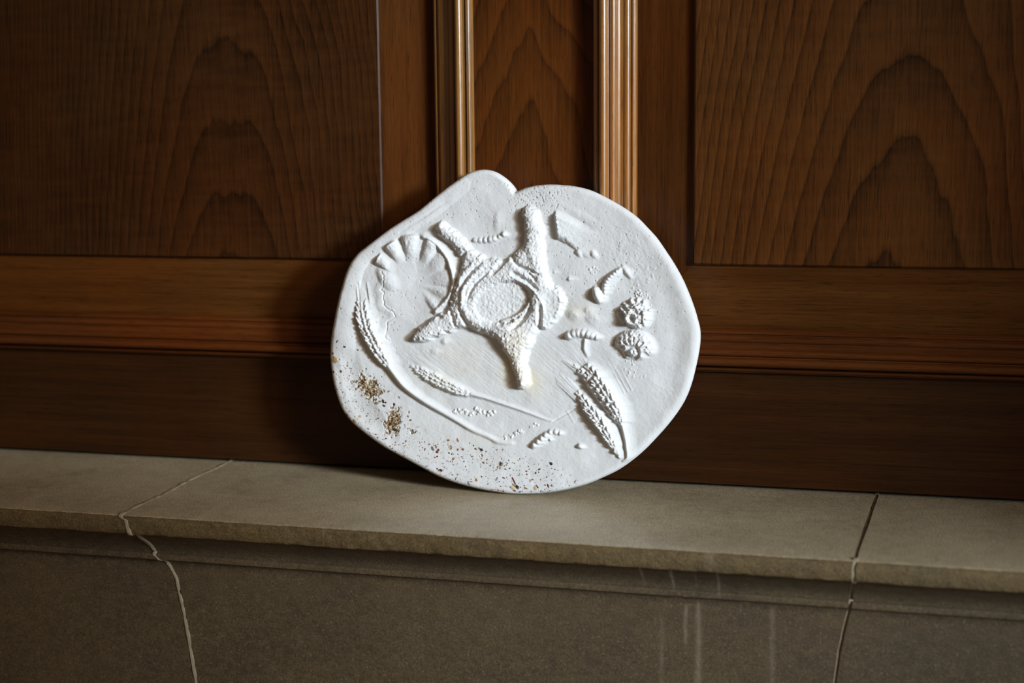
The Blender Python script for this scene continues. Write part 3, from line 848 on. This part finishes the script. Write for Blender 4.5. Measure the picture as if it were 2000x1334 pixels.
# fine tooth everywhere
HM += .05*fbm(PX, PY, 2.2, 400, 2, .6)*edgeh

# ---- colour (linear): stains, grit, edge and pit tints
ccol = np.tile(np.array([.62, .63, .635]), (len(PX), 1))
def tint(m, c):
    m = np.clip(m, 0, 1)[:, None]
    ccol[:] = ccol*(1-m)+np.array(c)*m
g = lambda cx, cy, rx, ry: np.exp(-(((PX-cx)/rx)**2+((PY-cy)/ry)**2))
nz = np.clip(.7+fbm(PX, PY, 30, 500, 3), 0, 1.2)
tint(.75*g(1010, 690, 26, 50)*nz + .6*g(1040, 745, 14, 22), (.66, .57, .40))
tint(.45*(g(905, 690, 55, 35)+g(985, 730, 18, 30)+g(925, 860, 60, 18)+g(880, 740, 60, 25)+g(1130, 610, 40, 22)+.7*g(1055, 745, 22, 40))*nz, (.62, .59, .49))
tint(.16*sstep(0, .5, fbm(PX, PY, 60, 520, 3)), (.585, .585, .575))
# grit colours
gn = vnoise(PX/2.1, PY/2.1, 610)+.5; gn2 = vnoise(PX/1.7+9, PY/1.7, 620)+.5; gn3 = vnoise(PX/3.1+5, PY/3.1, 630)+.5
gc = np.tile(np.array([.36, .26, .13]), (len(PX), 1))
gc[gn > .62] = (.56, .47, .32); gc[gn3 > .57] = (.24, .13, .05); gc[gn2 > .64] = (.045, .028, .018); gc[(gn < .16)] = (.62, .58, .50)
ccol = ccol*(1-pmask[:, None])+gc*pmask[:, None]
# buff-coloured edge, lower left
em = (1-sstep(0, 3.2, DP))*sstep(1080, 1000, PX)*sstep(470, 640, PY)*(.6+fbm(PX, PY, 12, 700, 2))
tint(.75*em, (.50, .36, .20))
em = (1-sstep(0, 3.0, DP))*(PY < 640)*sstep(900, 760, PX)
tint(.5*em, (.55, .42, .26))
tint(.8*np.clip(pit/.8, 0, 1), (.26, .19, .16))  # pits coloured darker with depth

# ---- faces
gi = np.arange(nu*nv).reshape(nv, nu)
ins = (D > .00045).reshape(nv, nu)
cell = ins[:-1, :-1] & ins[1:, :-1] & ins[:-1, 1:] & ins[1:, 1:]
cj, ci = np.nonzero(cell)
quads = np.stack([gi[cj, ci], gi[cj, ci+1], gi[cj+1, ci+1], gi[cj+1, ci]], 1)   # ccw seen from the front
# border edges
ed = np.concatenate([quads[:, [0, 1]], quads[:, [1, 2]], quads[:, [2, 3]], quads[:, [3, 0]]])
key = np.sort(ed, 1); kk_ = key[:, 0].astype(np.int64)*(nu*nv)+key[:, 1]
uq, inv_, cnt = np.unique(kk_, return_inverse=True, return_counts=True)
bed = ed[cnt[inv_] == 1]
nxt = dict(zip(bed[:, 0].tolist(), bed[:, 1].tolist()))
start = max(nxt, key=lambda i: gv[i]); loop = [start]
while True:
    q = nxt[loop[-1]]
    if q == start or len(loop) > len(nxt): break
    loop.append(q)
loop = np.array(loop)
# move the border onto the outline
gu[loop] = NU[loop]; gv[loop] = NV[loop]; HM[loop] = 0.0
XYZ = np.outer(gu, U)+np.outer(gv, Vv)+np.outer(HM*MM, Nn)
zmin_shift = 0.0
# side and back rings
THK = .024
rings = []
for (off, n_) in ((.0000, -.004), (.0006, -.010), (.0016, -.016), (.0040, -.021), (.0080, -.0235), (.0160, -THK)):
    c_u, c_v = gu[loop].mean(), gv[loop].mean()
    dx, dy = c_u-gu[loop], c_v-gv[loop]; L = np.hypot(dx, dy)
    uu, vv = gu[loop]+dx/L*off, gv[loop]+dy/L*off
    nn_ = n_ + .0006*vnoise(uu*260, vv*260, 900+int(off*1e4))
    rings.append(np.outer(uu, U)+np.outer(vv, Vv)+np.outer(nn_, Nn))
base_loc = O0.copy()
# rest the lowest point on the shelf
allmin = min(XYZ[np.unique(quads)][:, 2].min(), min(r_[:, 2].min() for r_ in rings)) + base_loc[2]
base_loc[2] -= allmin - .0002

fn = np.zeros_like(XYZ)
e1_ = XYZ[quads[:, 2]]-XYZ[quads[:, 0]]; e2_ = XYZ[quads[:, 3]]-XYZ[quads[:, 1]]
cn = np.cross(e1_, e2_)
for k in range(4): np.add.at(fn, quads[:, k], cn)
# soften normals at the border so the edge reads round
fn[loop] = 0
nrm = fn/(np.linalg.norm(fn, axis=1)[:, None]+1e-20)

# ---- plaster material
t = NT('plaster')
at = t.n('ShaderNodeAttribute', attribute_name='tint')
f1 = t.noise(t.scale(t.co, (900, 900, 900)), 1, 3, .6)
f2 = t.noise(t.scale(t.co, (60, 60, 60)), 1, 4, .6)
c = t.mix(1, at.outputs['Color'], t.ramp(f2, [(.3, .955), (.7, 1.03)]), 'MULTIPLY')
t.bump(f1, .22, .0005)
M_plaster = t.done(c, .82, .25)

plaque = empty('plaster_plaque', tuple(base_loc), label='white plaster relief plaque with irregular rounded outline leaning on the panelling', category='plaque')
def part_mesh(name, fsel, extra=None):
    q = quads[fsel]
    used, invq = np.unique(q, return_inverse=True)
    co = XYZ[used]; cl = ccol[used]; nn = nrm[used].copy()
    fl_ = invq.reshape(-1, 4)
    nb = len(co)
    if extra:
        m = {g_: i for i, g_ in enumerate(used.tolist())}
        lp = np.array([m[g_] for g_ in loop.tolist()])
        rv = []; prev = lp; nl = len(lp); newf = []
        cnt_ = nb
        for r_ in rings:
            cur = np.arange(cnt_, cnt_+nl); cnt_ += nl; rv.append(r_)
            newf.append(np.stack([prev, cur, np.roll(cur, -1), np.roll(prev, -1)], 1)); prev = cur
        co = np.concatenate([co]+rv)
        ec = cl[lp].copy()
        cl = np.concatenate([cl]+[ec]*len(rings))
        nn = np.concatenate([nn, np.zeros((cnt_-nb, 3))])
        fl_ = np.concatenate([fl_]+newf)
        cap = prev
    me = bpy.data.meshes.new(name)
    ncap = len(cap) if extra else 0
    nf = len(fl_)+(1 if ncap else 0)
    me.vertices.add(len(co)); me.loops.add(len(fl_)*4+ncap); me.polygons.add(nf)
    me.vertices.foreach_set('co', co.astype(np.float32).ravel())
    li = fl_.ravel().astype(np.int32)
    ls = np.arange(0, len(fl_)*4, 4, dtype=np.int32); 
    if ncap: li = np.concatenate([li, cap.astype(np.int32)]); ls = np.append(ls, len(fl_)*4).astype(np.int32)
    me.loops.foreach_set('vertex_index', li)
    me.polygons.foreach_set('loop_start', ls)
    me.update(calc_edges=True); me.validate()
    me.polygons.foreach_set('use_smooth', np.ones(len(me.polygons), bool))
    ca = me.color_attributes.new('tint', 'FLOAT_COLOR', 'POINT')
    ca.data.foreach_set('color', np.concatenate([cl, np.ones((len(cl), 1))], 1).astype(np.float32).ravel())
    me.normals_split_custom_set_from_vertices(nn.tolist())
    me.materials.append(M_plaster)
    o = bpy.data.objects.new(name, me); COL.objects.link(o); o.parent = plaque
    return o
fo = owner[quads]
fown = np.where((fo == fo[:, :1]).all(1), fo[:, 0], 0)
PLABEL = {'ring_relief': 'large rough ring with five short arms in raised plaster'}
part_mesh('slab', fown == 0, True)
for i, k in enumerate(names):
    if (fown == i+1).sum() > 10:
        o = part_mesh(k.split('.')[0], fown == i+1)

# ---- stone chips set in the surface
def chip_mat(name, col):
    t = NT(name); f = t.noise(t.scale(t.co, (700, 700, 700)), 1, 3, .6)
    return t.done(t.mix(f, tuple(q*.7 for q in col), tuple(min(1, q*1.3) for q in col)), .55, .4)
CM = {'ochre': (.56, .36, .14), 'cream': (.60, .50, .32), 'brown': (.17, .075, .03), 'dark': (.035, .025, .022), 'maroon': (.13, .018, .014), 'red': (.27, .05, .02),
      'orange': (.45, .19, .07), 'grey': (.22, .22, .21), 'navy': (.030, .034, .085), 'rose': (.33, .13, .10), 'bluegrey': (.32, .34, .42), 'olive': (.26, .22, .12)}
CMM = {k: chip_mat('chip_'+k, tuple(q*.72 for q in v)) for k, v in CM.items()}
Hg = HM.reshape(nv, nu)
def face_height(u, v):
    i = int(round((u-u0)/STEP)); j = int(round((v-v0)/STEP))
    return Hg[min(max(j, 0), nv-1), min(max(i, 0), nu-1)]
CHIPS = [  # px, py, half-length, half-width (px), angle, colour
 (655,703,9.5,6.5,80,'ochre'),(652,726,3.5,3,0,'brown'),(651,690,3,3,30,'brown'),(660,667,4,1.8,-55,'maroon'),(675,677,4,2.4,15,'dark'),(700,683,2.2,2,0,'dark'),(667,725,4.5,2.6,60,'brown'),
 (690,745,5,3,55,'olive'),(760,764,3.6,2.2,-35,'olive'),(693,822,6,4,30,'ochre'),(678,810,4,2,30,'brown'),(704,813,4.6,3.2,20,'cream'),(717,812,3.4,1.6,-15,'brown'),
 (749,783,5,2.8,70,'dark'),(754,786,3,2,10,'maroon'),(751,792,4,2.6,30,'dark'),(771,789,4.4,2.2,65,'dark'),(781,776,3.6,1.6,50,'grey'),(803,820,2.8,2.4,0,'brown'),
 (771,839,5.5,3.6,10,'dark'),(765,828,2.6,2.4,0,'maroon'),(774,827,2.6,2.2,0,'maroon'),(813,843,4.6,2.2,-70,'brown'),(794,861,3.6,1.6,-75,'rose'),(789,865,2,1.5,0,'maroon'),
 (846,876,6,3.4,55,'grey'),(853,872,5,2.2,70,'olive'),(855,882,4.6,3.6,-50,'red'),(857,878,3,2.2,0,'maroon'),(831,877,3.2,2,90,'rose'),(877,859,3,2.4,40,'orange'),(895,859,5.6,2.2,65,'orange'),
 (886,896,5,2.8,-50,'orange'),(855,891,2.6,2,0,'maroon'),(895,877,2.6,2,0,'rose'),(905,877,3.4,3,0,'rose'),(929,876,2.8,2.2,-40,'brown'),(941,878,4.6,3.2,30,'dark'),(937,875,3,2,40,'grey'),
 (923,891,2.4,2.2,0,'rose'),(952,897,2.8,1.8,90,'rose'),(945,903,3.4,2.4,45,'rose'),(878,884,2,2,0,'maroon'),(907,901,2.2,2,0,'maroon'),(862,918,4.2,3.6,20,'maroon'),(855,915,2.6,1.8,10,'maroon'),(858,918,2,2,0,'red'),
 (836,918,2,1.6,0,'dark'),(845,924,3.6,1.8,30,'dark'),(869,912,2.8,1.6,-40,'bluegrey'),(885,927,2.6,1.4,20,'rose'),(895,926,3,2,-50,'cream'),(891,934,4.4,1.2,-75,'brown'),(916,943,6,2.4,70,'bluegrey'),(931,937,4.8,2.8,75,'orange'),
 (1004,938,11,1.8,60,'maroon'),(1011,950,5.4,3,50,'dark'),(1003,953,7,5,20,'cream'),(1005,958,4,2,10,'brown'),(1027,953,6,1.8,20,'rose'),(1046,953,6.5,3.8,70,'cream'),(1050,950,6,1.8,50,'brown'),
 (1071,948,6,1.8,70,'maroon'),(1077,905,4.8,3.4,50,'navy'),(1054,916,2.6,2.6,0,'maroon'),(1029,920,2.8,2.2,0,'brown'),(1030,926,2.6,1.4,60,'brown'),(1047,923,3.6,2.2,80,'brown'),(1038,937,4.6,1,-10,'rose'),
 (985,933,5,1.8,30,'rose'),(971,935,5.4,2.2,-60,'bluegrey'),(973,912,5,1.6,-80,'rose'),(988,916,3.4,1.8,30,'rose'),(1078,948,2.4,1.6,60,'rose'),(961,957,2,1.5,0,'rose'),(984,959,2.2,1.8,30,'rose'),(974,957,2.4,1.6,30,'rose'),
 (735,848,2.6,1.6,30,'brown'),(739,854,2.8,1.8,-20,'dark'),(720,837,3,1.4,20,'brown'),(762,880,3,1.6,20,'brown'),(764,871,2.4,1.6,60,'rose'),(755,856,2.2,1.8,0,'dark'),(941,879,2,2,0,'navy'),(992,905,2,1.6,0,'rose'),(1105,790,0.1,0.1,0,'rose')]
CHIPS = CHIPS[:-1]
rc = np.random.RandomState(77)
def chip_geo(px, py, a, b, ang):
    uu, vv = px_plane([px], [py], NS); uu, vv = uu[0], vv[0]
    S_ = .00053; n = rc.randint(6, 9); A0 = rc.rand()*6
    ring, top = [], []
    c_, s_ = math.cos(math.radians(ang)), math.sin(math.radians(ang))
    h0 = face_height(uu, vv)*MM
    for i in range(n):
        th = A0+2*math.pi*i/n+rc.uniform(-.25, .25); k = rc.uniform(.78, 1.12)
        x, y = a*k*math.cos(th), b*k*math.sin(th)
        X, Y = (x*c_-y*s_)*S_, -(x*s_+y*c_)*S_
        hh = face_height(uu+X, vv+Y)*MM
        ring.append(((uu+X), (vv+Y), min(hh, h0+.0004)-.0010)); top.append(((uu+X*.86), (vv+Y*.86), min(max(hh, h0-.0008), h0+.0005)+.00022))
    P = ring+top+[(uu, vv, h0+.00042)]
    V = [np.array(p)@np.stack([U, Vv, Nn]) for p in P]
    F = []
    for i in range(n):
        j = (i+1) % n
        F.append((i, i+n, j+n, j)); F.append((i+n, 2*n, j+n))
    F = [f[::-1] for f in F]
    return V, F
for (px, py, a, b, an, cn_) in CHIPS:
    V, F = chip_geo(px, py, a, b, an)
    make_mesh('stone_chip', V, F, CMM[cn_], plaque)
# grit too small to pick apart
ordk = ['maroon', 'rose', 'brown', 'dark', 'rose', 'grey', 'orange', 'maroon', 'brown', 'cream']
GV, GF, GM = [], [], []
n_done = 0
while n_done < 620:
    f = rc.rand(); 
    x = rc.uniform(655, 1130); y = rc.uniform(700, 962)
    # density follows the lower-left rim
    lim = np.interp(x, [650, 700, 760, 830, 900, 980, 1060, 1130], [660, 735, 790, 835, 860, 880, 900, 930])
    if y < lim+rc.exponential(10)-6: continue
    uu, vv = px_plane([x], [y], NS)
    d_, _, _ = outline_dist(np.array(uu), np.array(vv))
    if d_[0] < .0012: continue
    r_ = .55+1.0*rc.rand()**2.5
    V, F = chip_geo(x, y, r_*rc.uniform(1, 1.8), r_, rc.uniform(0, 180))
    o_ = len(GV); GV += V; GF += [tuple(q+o_ for q in f_) for f_ in F]; GM += [rc.randint(len(ordk))]*len(F)
    n_done += 1
o = make_mesh('grit', GV, GF, None, plaque)
for k in ordk: o.data.materials.append(CMM[k])
o.data.polygons.foreach_set('material_index', GM)
o['kind'] = 'stuff'
bpy.context.view_layer.update()
